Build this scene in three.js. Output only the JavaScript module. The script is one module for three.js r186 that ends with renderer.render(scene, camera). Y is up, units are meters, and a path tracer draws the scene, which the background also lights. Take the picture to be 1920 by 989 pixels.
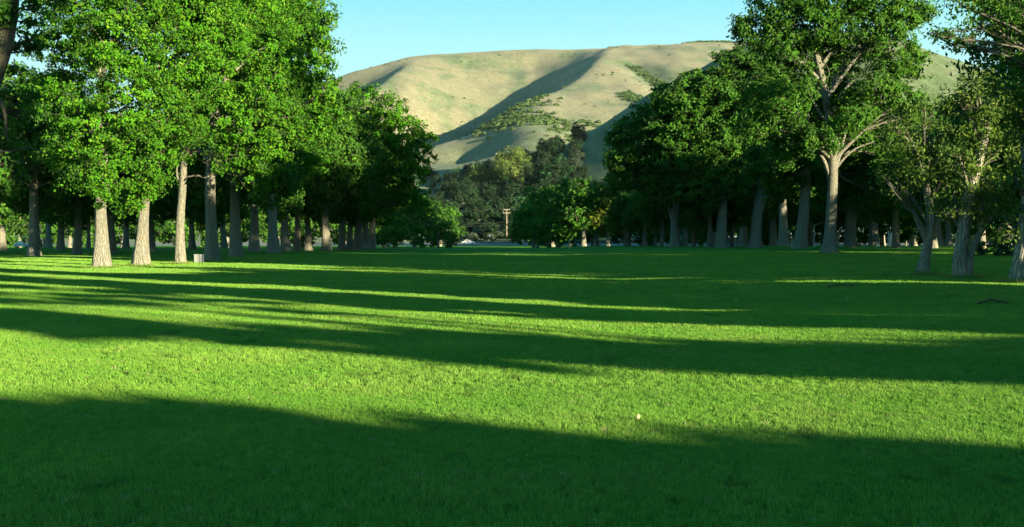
import * as THREE from 'three';
import { ImprovedNoise } from 'three/addons/math/ImprovedNoise.js';
import { mergeGeometries } from 'three/addons/utils/BufferGeometryUtils.js';

/* ------------------------------------------------ camera, sky, sun, exposure */
const F = 1850, CX = 960, CY = 494.5, HORIZON = 440, EYE = 1.6;       // the photograph's lens, in its own pixels
const PITCH = Math.atan((CY - HORIZON) / F);
const EXPOSURE = 4.6;
const SUN_AZ = 52, SUN_ALT = 12;                                      // degrees: shadows run 52 degrees left of the view
const scene = new THREE.Scene();
const camera = new THREE.PerspectiveCamera(2 * Math.atan(CY / F) * 180 / Math.PI, 1920 / 989, 0.1, 9000);
camera.position.set(0, EYE, 0);
camera.rotation.x = -PITCH;
const renderer = new THREE.WebGLRenderer({ antialias: true });
renderer.setSize(1024, 527);
renderer.toneMapping = THREE.LinearToneMapping;
renderer.toneMappingExposure = EXPOSURE;
renderer.shadowMap.enabled = true;

const rad = Math.PI / 180, TX = -Math.sin(SUN_AZ * rad), TD = Math.cos(SUN_AZ * rad), TAN = Math.tan(SUN_ALT * rad);
const sunDir = new THREE.Vector3(-TX * Math.cos(SUN_ALT * rad), Math.sin(SUN_ALT * rad), TD * Math.cos(SUN_ALT * rad));
const sun = new THREE.DirectionalLight(new THREE.Color().setRGB(1.0, 0.86, 0.55), 5);
sun.position.copy(sunDir).multiplyScalar(400);
sun.castShadow = true;
sun.shadow.mapSize.set(4096, 4096);
Object.assign(sun.shadow.camera, { left: -220, right: 220, top: 160, bottom: -120, near: 1, far: 1200 });
scene.add(sun, sun.target);

{ // clear evening sky: pale cyan near the horizon, deeper blue overhead, a little warmer round the sun
  const W = 512, H = 256, a = new Float32Array(W * H * 4);
  const stops = [[-90, [.30, .42, .40]], [0, [.62, .86, .84]], [6, [.60, .98, .98]], [10.5, [.48, .97, 1.02]], [13.5, [.29, .85, 1.0]], [22, [.08, .52, .80]], [45, [.015, .34, .55]], [90, [.005, .24, .42]]];
  const s = sunDir;
  for (let j = 0; j < H; j++) {
    const e = ((j + .5) / H - .5) * 180;
    let k = 0; while (k < stops.length - 2 && e > stops[k + 1][0]) k++;
    const t = Math.min(1, Math.max(0, (e - stops[k][0]) / (stops[k + 1][0] - stops[k][0])));
    for (let i = 0; i < W; i++) {
      const az = ((i + .5) / W - .5) * 2 * Math.PI, ce = Math.cos(e * rad);
      const c = ce * Math.cos(az) * s.x + Math.sin(e * rad) * s.y + ce * Math.sin(az) * s.z;
      const glow = Math.pow(Math.max(0, c), 24) * .5;
      for (let q = 0; q < 3; q++) a[(j * W + i) * 4 + q] = (stops[k][1][q] * (1 - t) + stops[k + 1][1][q] * t + glow * [1, .85, .6][q] * (e > 0 ? 1 : 0)) / EXPOSURE;
      a[(j * W + i) * 4 + 3] = 1;
    }
  }
  const t = new THREE.DataTexture(a, W, H, THREE.RGBAFormat, THREE.FloatType);
  t.mapping = THREE.EquirectangularReflectionMapping; t.magFilter = THREE.LinearFilter; t.needsUpdate = true;
  scene.background = t; scene.environment = t;
  scene.fog = new THREE.FogExp2(new THREE.Color().setRGB(.75, .95, .95), .00002);
}

/* ------------------------------------------------ helpers */
function rng(seed) { let s = seed >>> 0; return () => { s = (s + 0x6d2b79f5) | 0; let t = Math.imul(s ^ (s >>> 15), 1 | s); t = (t + Math.imul(t ^ (t >>> 7), 61 | t)) ^ t; return ((t ^ (t >>> 14)) >>> 0) / 4294967296; }; }
const perlin = new ImprovedNoise();
const noise = (x, y, z = 0) => perlin.noise(x + 311.3, y + 127.7, z + 57.1);
const fbm = (x, y, z = 0, n = 4) => { let v = 0, a = 1; for (let i = 0; i < n; i++) { v += a * noise(x, y, z + i * 7.3); x *= 2.03; y *= 2.03; z *= 2.03; a *= .5; } return v; };
const ss = (a, b, x) => { const t = Math.min(1, Math.max(0, (x - a) / (b - a))); return t * t * (3 - 2 * t); };
const lerp = (a, b, t) => a + (b - a) * t;
const V = (x, y, z) => new THREE.Vector3(x, y, z);
const taken = new Map();
function numbered(name) { const n = taken.get(name) ?? 0; taken.set(name, n + 1); return n ? name + '_' + String(n).padStart(3, '0') : name; }
function tag(o, label, category, group) { o.userData.label = label; o.userData.category = category; if (group) o.userData.group = group; return o; }
function mesh(name, geometry, material, parent) { const m = new THREE.Mesh(geometry, material); m.name = name; m.castShadow = m.receiveShadow = true; parent.add(m); return m; }
function structure(name, geometry, material) { const m = mesh(numbered(name), geometry, material, scene); m.userData.kind = 'structure'; return m; }
function thing(name, label, category, x, y, z, turn = 0, group) { const g = new THREE.Group(); g.name = numbered(name); g.position.set(x, y, z); g.rotation.y = turn; scene.add(g); return tag(g, label, category, group); }
function copy(o, label, group) { const c = o.clone(); c.name = numbered(o.name.replace(/_\d{3}$/, '')); scene.add(c); if (label) c.userData = { ...o.userData, label }; if (group) c.userData.group = group; return c; }
// direction through a pixel of the photograph, scaled to depth 1
function ray(px, py) { const y = -(py - CY) / F, c = Math.cos(PITCH), s = Math.sin(PITCH); const Y = y * c - s, Z = -(c + y * s); return [(px - CX) / F / -Z, Y / -Z]; }
const at = (px, py, d) => { const r = ray(px, py); return V(r[0] * d, EYE + r[1] * d, -d); };

/* ------------------------------------------------ the shape of the land */
function lawnHeight(x, z) {
  const d = -z;
  let h = .3 * ss(1.5, 13, x) * ss(-10, 7, d);
  h += .05 * noise(x / 11, d / 13, 3) * ss(6, 20, d) + .10 * noise(x / 26, d / 30, 9) * ss(25, 60, d);
  h -= .32 * ss(80, 140, d);
  const w = ss(135, 215, d);
  h = h * (1 - w) + (-2.25) * w;
  return h + .25 * ss(225, 312, d);
}
const skyline = [[-900, 330], [-300, 300], [0, 285], [300, 245], [500, 192], [600, 158], [660, 136], [720, 118], [775, 102], [850, 98], [950, 92], [1020, 89], [1062, 91], [1100, 88], [1180, 87], [1250, 84], [1310, 78], [1380, 80], [1500, 88], [1650, 98], [1740, 108], [1790, 119], [1860, 138], [2000, 160], [2600, 250], [3400, 330]];
function table(rows, x) { if (x <= rows[0][0]) return rows[0][1]; for (let i = 1; i < rows.length; i++) if (x <= rows[i][0]) { const a = rows[i - 1], b = rows[i], t = (x - a[0]) / (b[0] - a[0]); return lerp(a[1], b[1], t); } return rows[rows.length - 1][1]; }
const CREST = 1450;
function hillBase(x, d) {
  const px = CX + x / Math.max(d, 340) * F;
  let top = 0; for (let k = -2; k <= 2; k++) top += table(skyline, px + k * 9) / 5;
  const crest = EYE + ray(CX, top)[1] * CREST;
  const k = Math.max(0, crest) / 285;
  const ql = ss(1010, 860, px);
  const rows = [[340, -1.45], [365, -.6], [420, 6], [500, 17], [600, 33], [700, 56 - 9 * ql], [800, 84 * (.4 + .6 * k) - 22 * ql], [1000, lerp(84, crest, .33) - 14 * ql], [1200, lerp(84, crest, .66)], [1380, lerp(84, crest, .93)], [CREST, crest], [1600, crest * 1.085], [1750, crest * 1.1], [2400, crest * .6]];
  return table(rows, d);
}
const onHill = (px, py) => { const r = ray(px, py); let d = 345; while (d < CREST && EYE + r[1] * d > hillBase(r[0] * d, d)) d += 2; return [r[0] * d, d]; };
const line = (pts) => pts.map(([px, py, ...v]) => [...onHill(px, py), ...v]);
function near(poly, x, d) {   // distance, side (+1 right) and carried values at the nearest point of a polyline
  let best = 1e9, side = 1, vals = [0];
  for (let i = 1; i < poly.length; i++) {
    const a = poly[i - 1], b = poly[i], ux = b[0] - a[0], ud = b[1] - a[1], l2 = ux * ux + ud * ud || 1;
    const t = Math.min(1, Math.max(0, ((x - a[0]) * ux + (d - a[1]) * ud) / l2)), ex = x - a[0] - ux * t, ed = d - a[1] - ud * t, q = Math.hypot(ex, ed);
    if (q < best) { best = q; side = ex * -ud + ed * ux > 0 ? 1 : -1; vals = a.slice(2).map((v, k) => lerp(v, b[2 + k], t)); }
  }
  return [best, side, vals];
}
const gully = line([[1004, 80, 15], [998, 96, 38], [984, 118, 54], [956, 150, 64], [912, 187, 74], [852, 219, 78], [792, 243, 72], [720, 263, 56], [645, 280, 30]]);
const gullySmall = line([[1185, 118, 5], [1225, 145, 7], [1262, 172, 7], [1300, 210, 6]]);
const spurLow = line([[1010, 262, 7], [960, 262, 9], [890, 275, 8], [830, 290, 6]]);
const leftFlank = line([[778, 100, 0], [740, 132, 1], [700, 165, 1], [640, 205, 1]]);
const foothill = [[1120, 760, 60], [1200, 660, 67], [1270, 590, 77], [1345, 530, 89], [1430, 505, 99], [1519, 488, 102], [1650, 470, 96], [1780, 460, 82], [2000, 450, 60]].map(([px, d, h]) => [(px - CX) / F * d, d, h]);
function hillHeight(x, d) {
  let h = hillBase(x, d);
  { const [q, s, [depth]] = near(gully, x, d), k = Math.pow(d / 1200, 1.3), e = (Math.sqrt(q * q + 36) - 6) / k; h -= ss(1500, 1400, d) * k * depth * (s > 0 ? 1 - Math.min(1, e / 84) * (1.25 - .25 * Math.min(1, e / 84)) : 1 - ss(15, 200, e)); }
  { const [q, , [depth]] = near(gullySmall, x, d); h -= depth * Math.exp(-((q / 22) ** 2)); }
  { const [q, , [up]] = near(spurLow, x, d); h += up * Math.exp(-((q / 38) ** 2)); }
  { const [q, s] = near(leftFlank, x, d); if (s < 0) h -= .62 * Math.min(q, 110) * ss(1440, 1330, d) * ss(700, 900, d); }
  { const [q, , [top]] = near(foothill, x, d), w = Math.exp(-((q / 85) ** 2)); h = Math.max(h, lerp(h, top, w)); }
  const rough = ss(420, 800, d) * ss(1560, 1380, d);
  h += rough * (4.5 * fbm(x / 130, d / 260, 1, 3) + 1.6 * fbm(x / 34, d / 60, 5, 3)) + (1 - rough) * .3 * fbm(x / 30, d / 30, 2, 2) * ss(345, 420, d);
  return h;
}
const groundAt = (x, z) => -z < 340 ? lawnHeight(x, z) : hillHeight(x, -z);
function onGround(px, py) { const r = ray(px, py); for (let d = 3; d < 2000; d += Math.max(.04, d * .002)) if (EYE + r[1] * d <= groundAt(r[0] * d, -d)) return V(r[0] * d, groundAt(r[0] * d, -d), -d); return V(r[0] * 300, 0, -300); }
const spot = (px, d) => { const x = (px - CX) / F * d * Math.cos(PITCH); return V(x, groundAt(x, -d), -d); };   // where a column of the photograph meets the land at depth d
const us = (u, s) => [u * TD + s * TX, -(u * -TX + s * TD)];          // u across, s along the shadows -> x, z

/* ------------------------------------------------ textures: grain only */
function tileNoise(n, cells, seed) { const r = rng(seed), g = new Float32Array(cells * cells).map(() => r()); return (i, j) => { const x = i / n * cells, y = j / n * cells, x0 = Math.floor(x), y0 = Math.floor(y), fx = x - x0, fy = y - y0, u = fx * fx * (3 - 2 * fx), v = fy * fy * (3 - 2 * fy), G = (a, b) => g[((b % cells) + cells) % cells * cells + ((a % cells) + cells) % cells]; return lerp(lerp(G(x0, y0), G(x0 + 1, y0), u), lerp(G(x0, y0 + 1), G(x0 + 1, y0 + 1), u), v); }; }
function texture(n, f, srgb = false, rep = 1) {
  const a = new Uint8Array(n * n * 4);
  for (let j = 0; j < n; j++) for (let i = 0; i < n; i++) { const c = f(i, j); for (let q = 0; q < 3; q++) a[(j * n + i) * 4 + q] = Math.max(0, Math.min(255, 255 * (c.length ? c[q] : c))); a[(j * n + i) * 4 + 3] = 255; }
  const t = new THREE.DataTexture(a, n, n); t.wrapS = t.wrapT = THREE.RepeatWrapping; t.magFilter = THREE.LinearFilter; t.repeat.set(rep, rep); if (srgb) t.colorSpace = THREE.SRGBColorSpace; t.needsUpdate = true; return t;
}
const nA = tileNoise(512, 16, 1), nB = tileNoise(512, 64, 2), nC = tileNoise(512, 200, 3), nD = tileNoise(512, 5, 4);
const grassTex = texture(512, (i, j) => { const v = .62 + .2 * (nC(i, j) - .5) + .28 * (nB(i, j) - .5) + .16 * (nA(i, j) - .5), y = .1 * (nA(j, i) - .5) + .08 * (nC(j, i) - .5); return [v + y, v, v - .5 * y]; }, false);
const grassBump = texture(512, (i, j) => .5 * nC(i, j) + .3 * nB(i, j) + .2 * nC(j, i));
const bk1 = tileNoise(256, 8, 11), bk2 = tileNoise(256, 32, 12), bk3 = tileNoise(256, 100, 13);
const barkF = (i, j) => { const w = (i / 256 * 12 + 1.8 * bk1(i, j * .35) + .6 * bk2(i, j * .4)), ridge = Math.abs(Math.sin(w * Math.PI)), cut = bk2(i * .6, j * 1.3) > .72 ? .55 : 1; return Math.max(0, .12 + .75 * Math.pow(ridge, .8) * cut + .3 * (bk3(i, j) - .5) + .2 * (bk2(j, i) - .5)); };
const barkBump = texture(256, barkF);
const barkTex = texture(256, (i, j) => { const v = .42 + .62 * barkF(i, j), y = .1 * (bk1(j, i) - .5); return [v + y, v, v - y]; });
const hillTex = texture(512, (i, j) => { const dot = nC(j, i) > .8 && nB(i, j) > .45 ? -.28 : 0, v = .76 + .3 * (nC(i, j) - .5) + .26 * (nB(i, j) - .5) + .1 * (nA(i, j) - .5) + dot; return [v, v, v]; });

/* ------------------------------------------------ materials */
const std = (rgb, roughness = .9, extra = {}) => new THREE.MeshStandardMaterial({ color: new THREE.Color().setRGB(...rgb), roughness, ...extra });
const M = {
  lawn: new THREE.MeshPhysicalMaterial({ color: new THREE.Color().setRGB(.10, .27, .03), roughness: 1, specularIntensity: .1, map: grassTex, bumpMap: grassBump, bumpScale: .05, vertexColors: true }),
  hill: std([1, 1, 1], 1, { map: hillTex, vertexColors: true }),
  road: std([.13, .14, .15], .85, { map: hillTex }),
  bark: std([.16, .135, .095], .95, { map: barkTex, bumpMap: barkBump, bumpScale: .09 }),
  barkPale: std([.29, .278, .22], .95, { map: barkTex, bumpMap: barkBump, bumpScale: .09 }),
  leaf: new THREE.MeshPhysicalMaterial({ color: 0xffffff, vertexColors: true, roughness: 1, specularIntensity: .15, transmission: .45, thickness: 0, side: THREE.DoubleSide }),
  needle: new THREE.MeshPhysicalMaterial({ color: 0xffffff, roughness: 1, specularIntensity: .15, vertexColors: true, side: THREE.DoubleSide }),
  blade: new THREE.MeshPhysicalMaterial({ color: 0xffffff, roughness: 1, specularIntensity: .3, transmission: .35, thickness: 0, side: THREE.DoubleSide }),
  white: std([.78, .79, .78], .45), zinc: std([.34, .37, .37], .5), grey: std([.12, .13, .13], .6), paleBlue: std([.35, .55, .68], .5), black: std([.02, .02, .022], .6),
  glass: std([.03, .04, .05], .08), chrome: std([.6, .6, .6], .25, { metalness: 1 }), tailLight: std([.4, .02, .02], .3),
  wood: std([.27, .21, .15], .9), wire: std([.12, .12, .12], .7), concrete: std([.42, .41, .38], .9), leafDry: std([.42, .33, .16], .9, { side: THREE.DoubleSide }),
};

/* ------------------------------------------------ land */
function grid(xs, zs, height, color, uvScale) {
  const nx = xs.length, nz = zs.length, p = new Float32Array(nx * nz * 3), uv = new Float32Array(nx * nz * 2), c = new Float32Array(nx * nz * 3), idx = new Uint32Array((nx - 1) * (nz - 1) * 6);
  let k = 0;
  for (let j = 0; j < nz; j++) for (let i = 0; i < nx; i++) { const n = j * nx + i, y = height(xs[i], zs[j]); p.set([xs[i], y, zs[j]], n * 3); uv.set([xs[i] / uvScale, zs[j] / uvScale], n * 2); c.set(color(xs[i], zs[j], y), n * 3); }
  for (let j = 0; j < nz - 1; j++) for (let i = 0; i < nx - 1; i++) { const a = j * nx + i; idx.set([a, a + 1, a + nx, a + 1, a + nx + 1, a + nx], k); k += 6; }
  const g = new THREE.BufferGeometry();
  g.setAttribute('position', new THREE.BufferAttribute(p, 3)); g.setAttribute('uv', new THREE.BufferAttribute(uv, 2)); g.setAttribute('color', new THREE.BufferAttribute(c, 3)); g.setIndex(new THREE.BufferAttribute(idx, 1)); g.computeVertexNormals();
  return g;
}
const span = (a, b, n) => Array.from({ length: n + 1 }, (_, i) => a + (b - a) * i / n);
const lawnTone = (x, z) => { const n = fbm(x / 6, z / 6, 4, 3), m = noise(x / 1.3, z / 1.3, 8); return [1 + .16 * n + .05 * m, 1 + .1 * n + .07 * m, 1 - .1 * n]; };
{
  structure('lawn', grid(span(-230, 230, 230), [...span(60, -70, 130), ...span(-71.8, -316, 136)], lawnHeight, lawnTone, 4), M.lawn);
  structure('ground', (() => { const g = new THREE.RingGeometry(40, 7000, 64, 8); g.rotateX(-Math.PI / 2); g.translate(0, -6, 0); g.setAttribute('color', new THREE.BufferAttribute(new Float32Array(g.attributes.position.count * 3).fill(.3), 3)); return g; })(), M.hill);
  // road beyond the lawn, sloping up a little towards its far edge
  const roadH = (x, z) => lerp(-1.98, -1.42, (-z - 315.8) / 24.6) + .012;
  structure('road', grid(span(-230, 230, 60), span(-315.8, -340.4, 6), roadH, () => [1, 1, 1], 3), M.road);
  const tan = [.215, .205, .125], green = [.055, .115, .04], sage = [.11, .15, .08], dirt = [.19, .17, .105];
  const bush = line([[1180, 116, 7], [1225, 140, 11], [1262, 166, 12]]), bush2 = line([[1172, 175, 10], [1215, 192, 14]]), grove = line([[900, 246, 14], [960, 240, 22], [1030, 236, 18]]);
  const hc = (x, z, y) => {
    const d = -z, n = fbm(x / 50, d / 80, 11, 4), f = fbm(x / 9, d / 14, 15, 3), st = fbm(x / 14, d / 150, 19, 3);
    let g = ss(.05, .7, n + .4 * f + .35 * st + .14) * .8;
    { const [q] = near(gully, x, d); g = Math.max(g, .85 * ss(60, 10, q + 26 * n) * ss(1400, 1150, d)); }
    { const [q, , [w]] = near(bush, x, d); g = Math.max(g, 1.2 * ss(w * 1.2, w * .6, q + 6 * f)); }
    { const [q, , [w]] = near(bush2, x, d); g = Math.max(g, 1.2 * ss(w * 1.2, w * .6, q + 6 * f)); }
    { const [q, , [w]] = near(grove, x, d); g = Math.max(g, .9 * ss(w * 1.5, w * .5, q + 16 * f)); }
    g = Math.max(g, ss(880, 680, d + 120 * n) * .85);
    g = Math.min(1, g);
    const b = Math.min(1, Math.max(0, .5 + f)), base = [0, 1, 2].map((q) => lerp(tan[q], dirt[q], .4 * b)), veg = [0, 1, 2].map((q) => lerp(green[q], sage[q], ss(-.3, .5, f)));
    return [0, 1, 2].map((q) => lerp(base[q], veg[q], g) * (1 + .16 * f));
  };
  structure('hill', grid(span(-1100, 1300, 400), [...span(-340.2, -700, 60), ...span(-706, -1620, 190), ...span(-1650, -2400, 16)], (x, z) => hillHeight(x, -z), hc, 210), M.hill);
}

/* ------------------------------------------------ grass blades on the near lawn */
{
  const tuft = (seed, n, spread, h, w) => {
    const r = rng(seed), p = [], nn = [];
    for (let i = 0; i < n; i++) {
      const a = r() * 6.283, q = Math.sqrt(r()) * spread, bx = Math.cos(a) * q, bz = Math.sin(a) * q, t = r() * 6.283, lean = (.1 + .5 * r()) * h, hh = h * (.6 + .5 * r()), ww = w * (.7 + .6 * r()), f = r() * 6.283;
      const cx = Math.cos(f) * ww / 2, cz = Math.sin(f) * ww / 2, mx = bx + Math.cos(t) * lean * .35, mz = bz + Math.sin(t) * lean * .35, tx = bx + Math.cos(t) * lean, tz = bz + Math.sin(t) * lean;
      p.push(bx - cx, -.004, bz - cz, bx + cx, -.004, bz + cz, mx + cx * .8, hh * .6, mz + cz * .8, bx - cx, -.004, bz - cz, mx + cx * .8, hh * .6, mz + cz * .8, mx - cx * .8, hh * .6, mz - cz * .8, mx - cx * .8, hh * .6, mz - cz * .8, mx + cx * .8, hh * .6, mz + cz * .8, tx, hh, tz);
    }
    const g = new THREE.BufferGeometry(); g.setAttribute('position', new THREE.BufferAttribute(new Float32Array(p), 3)); g.computeVertexNormals(); return g;
  };
  const zones = [[4.3, 10, 950, tuft(1, 16, .035, .04, .005)], [10, 16, 520, tuft(5, 16, .045, .041, .0065)], [16, 26, 300, tuft(2, 16, .06, .042, .009)], [26, 44, 110, tuft(3, 16, .085, .044, .016)], [44, 76, 34, tuft(4, 16, .13, .048, .028)]];
  const r = rng(77), m4 = new THREE.Matrix4(), q = new THREE.Quaternion(), up = V(0, 1, 0), c = new THREE.Color();
  zones.forEach(([d0, d1, dens, g], zi) => {
    const half = (d) => d * .53 + 2.2, area = (half(d0) + half(d1)) * (d1 - d0), n = Math.round(area * dens), im = new THREE.InstancedMesh(g, M.blade, n);
    for (let i = 0; i < n; i++) {
      let d, x; do { d = lerp(d0, d1, r()) + (r() - .5) * .12 * d0; x = (r() * 2 - 1) * half(d1); } while (Math.abs(x) > half(d));
      const k = .75 + .55 * r(), patch = fbm(x / 1.6, d / 1.6, 21, 3);
      q.setFromAxisAngle(up, r() * 6.283); m4.compose(V(x, lawnHeight(x, -d), -d), q, V(k, k * (1 + .35 * patch), k)); im.setMatrixAt(i, m4);
      const t = r(), tone = lawnTone(x, -d), v = .8 + .4 * r(), y = Math.max(0, Math.min(1, .4 + .45 * patch + .5 * (t - .5)));
      c.setRGB(lerp(.102, .195, y) * tone[0] * v, lerp(.265, .325, y) * tone[1] * v, lerp(.026, .05, y) * v); if (t > .993) c.setRGB(.34, .32, .15); if (fbm(x / .55, d / .8, 61, 3) + .5 * noise(x / 3, d / 4, 66) > .7) c.multiplyScalar(.7); im.setColorAt(i, c);
    }
    im.name = numbered('lawn_grass'); im.castShadow = im.receiveShadow = true; im.userData = { kind: 'stuff', category: 'grass', label: ['short mown grass blades of the nearest lawn', 'short mown grass blades along the sunlit band', 'short mown grass blades of the middle lawn', 'short mown grass blades of the striped lawn', 'short mown grass blades of the lawn before the trees'][zi] };
    scene.add(im);
  });
}

/* ------------------------------------------------ trees */
function tube(pts, radii, seg, opt = {}) {
  const n = pts.length, p = [], uv = [], idx = []; let len = 0;
  let nrm = V(1, 0, 0), prev = null;
  for (let i = 0; i < n; i++) {
    const t = pts[Math.min(n - 1, i + 1)].clone().sub(pts[Math.max(0, i - 1)]).normalize();
    if (!prev) { nrm = Math.abs(t.x) > .8 ? V(0, 0, 1) : V(1, 0, 0); }
    nrm.addScaledVector(t, -nrm.dot(t)).normalize(); prev = t;
    const b = V(0, 0, 0).crossVectors(t, nrm);
    if (i) len += pts[i].distanceTo(pts[i - 1]);
    for (let k = 0; k <= seg; k++) {
      const a = k / seg * 6.2832, r = radii[i] * (opt.shape ? opt.shape(a, i / (n - 1), pts[i].y) : 1);
      const v = pts[i].clone().addScaledVector(nrm, Math.cos(a) * r).addScaledVector(b, Math.sin(a) * r);
      p.push(v.x, v.y, v.z); uv.push(k / seg * Math.max(1, Math.round(radii[0] * 6.28 / 1.2)), len / 1.6);
    }
  }
  for (let i = 0; i < n - 1; i++) for (let k = 0; k < seg; k++) { const a = i * (seg + 1) + k, c = a + seg + 1; idx.push(a, a + 1, c, a + 1, c + 1, c); }
  const g = new THREE.BufferGeometry(); g.setAttribute('position', new THREE.Float32BufferAttribute(p, 3)); g.setAttribute('uv', new THREE.Float32BufferAttribute(uv, 2)); g.setIndex(idx); g.computeVertexNormals(); return g;
}
function smooth(pts, n) { const c = new THREE.CatmullRomCurve3(pts, false, 'centripetal'); return Array.from({ length: n + 1 }, (_, i) => c.getPoint(i / n)); }
class Leaves {
  constructor() { this.p = []; this.n = []; this.c = []; this.i = []; }
  add(c, n, a, L, W, col) {
    const b = V(0, 0, 0).crossVectors(n, a), k = this.p.length / 3, { p } = this;
    const f = W * .22;
    p.push(c.x - a.x * L / 2, c.y - a.y * L / 2, c.z - a.z * L / 2, c.x + b.x * W / 2 + n.x * f, c.y + b.y * W / 2 + n.y * f, c.z + b.z * W / 2 + n.z * f,
      c.x + a.x * L / 2 - n.x * f, c.y + a.y * L / 2 - n.y * f, c.z + a.z * L / 2 - n.z * f, c.x - b.x * W / 2 + n.x * f, c.y - b.y * W / 2 + n.y * f, c.z - b.z * W / 2 + n.z * f);
    for (let q = 0; q < 4; q++) { this.n.push(n.x, n.y, n.z); this.c.push(col[0], col[1], col[2]); }
    this.i.push(k, k + 2, k + 1, k, k + 3, k + 2);
  }
  build() { const g = new THREE.BufferGeometry(); g.setAttribute('position', new THREE.BufferAttribute(new Float32Array(this.p), 3)); g.setAttribute('normal', new THREE.BufferAttribute(new Float32Array(this.n), 3)); g.setAttribute('color', new THREE.BufferAttribute(new Float32Array(this.c), 3)); g.setIndex(new THREE.BufferAttribute(new Uint32Array(this.i), 1)); return g; }
}
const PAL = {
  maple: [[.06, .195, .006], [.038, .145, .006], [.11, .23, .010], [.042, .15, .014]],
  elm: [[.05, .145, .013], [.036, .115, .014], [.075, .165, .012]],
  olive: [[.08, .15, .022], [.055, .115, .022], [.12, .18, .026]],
  golden: [[.12, .17, .02], [.15, .17, .03], [.08, .14, .02]],
  juniper: [[.024, .075, .03], [.032, .09, .032], [.018, .06, .026]],
  willow: [[.115, .17, .04], [.095, .155, .038], [.14, .185, .05]],
  blossom: [[.38, .36, .2], [.3, .3, .14], [.45, .42, .26]],
  sage: [[.07, .105, .065], [.05, .085, .055], [.09, .12, .08]],
  shrub: [[.018, .052, .02], [.026, .066, .022], [.015, .042, .018]],
  brush: [[.085, .145, .05], [.065, .12, .045], [.11, .165, .06]],
};
// lobes: [x, y, z, r, squash] in the tree's own metres; clusters of leaves fill the skin of every lobe
function crown(lobes, o) {
  const r = rng(o.seed), L = new Leaves(), pal = PAL[o.pal], gauss = () => (r() + r() + r() - 1.5) / 1.0, ends = [];
  const density = o.density ?? 1.5, per = o.per ?? 30, size = o.leaf ?? .2, cr = o.cluster ?? .5;
  lobes.forEach(([lx, ly, lz, lr, sq = .9], li) => {
    const n = Math.max(4, Math.round(density * 12.57 * lr * lr));
    const lobeTint = .86 + .28 * r(), mine = [];
    for (let k = 0; k < n; k++) {
      const z = 2 * r() - 1, a = r() * 6.283, q = Math.sqrt(1 - z * z), dir = V(q * Math.cos(a), z, q * Math.sin(a));
      const edge = 1 + (o.rough ?? .3) * fbm(dir.x * 1.6 + li * 3.1 + o.seed, dir.y * 1.6, dir.z * 1.6, 3), fr = (1 - (o.shell ?? .42) * Math.pow(r(), o.solid ? 2.4 : 1.4)) * edge;
      const c = V(lx + dir.x * lr * fr, ly + dir.y * lr * fr * sq, lz + dir.z * lr * fr);
      let deep = false; for (let m = 0; m < lobes.length && !deep; m++) if (m !== li) { const b = lobes[m]; deep = Math.hypot(c.x - b[0], (c.y - b[1]) / (b[4] ?? .9), c.z - b[2]) < b[3] * .6; }
      if (deep && !o.solid && r() < .72) continue;
      if (o.floor !== undefined && c.y < o.floor) continue;
      mine.push(c);
      const tint = lobeTint * (.8 + .4 * r()), hue = r(), size2 = cr * (.6 + .8 * r()), out = dir.clone().multiplyScalar(.95).add(V(0, .3, 0));
      const stretch = V(gauss(), gauss() * .4 - (o.droop ?? .1), gauss());
      const m = Math.round(per * (.6 + .8 * r()));
      for (let j = 0; j < m; j++) {
        const t = gauss(), p = V(c.x + (gauss() * .62 + stretch.x * t * .8) * size2, c.y + (gauss() * .5 + stretch.y * t * .8) * size2, c.z + (gauss() * .62 + stretch.z * t * .8) * size2);
        const nn = out.clone().add(V(gauss() * .95, gauss() * .85, gauss() * .95)).normalize(), ax = V(gauss(), gauss() - .4, gauss()); ax.addScaledVector(nn, -ax.dot(nn)).normalize();
        const s = size * (.65 + .7 * r()), pc = pal[Math.floor(hue * 1.4 * pal.length * r()) % pal.length], v = tint * (.82 + .36 * r());
        L.add(p, nn, ax, s, s * (o.slim ?? .62), [pc[0] * v, pc[1] * v, pc[2] * v]);
      }
    }
    ends.push(mine);
  });
  return { geometry: L.build(), ends };
}
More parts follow.
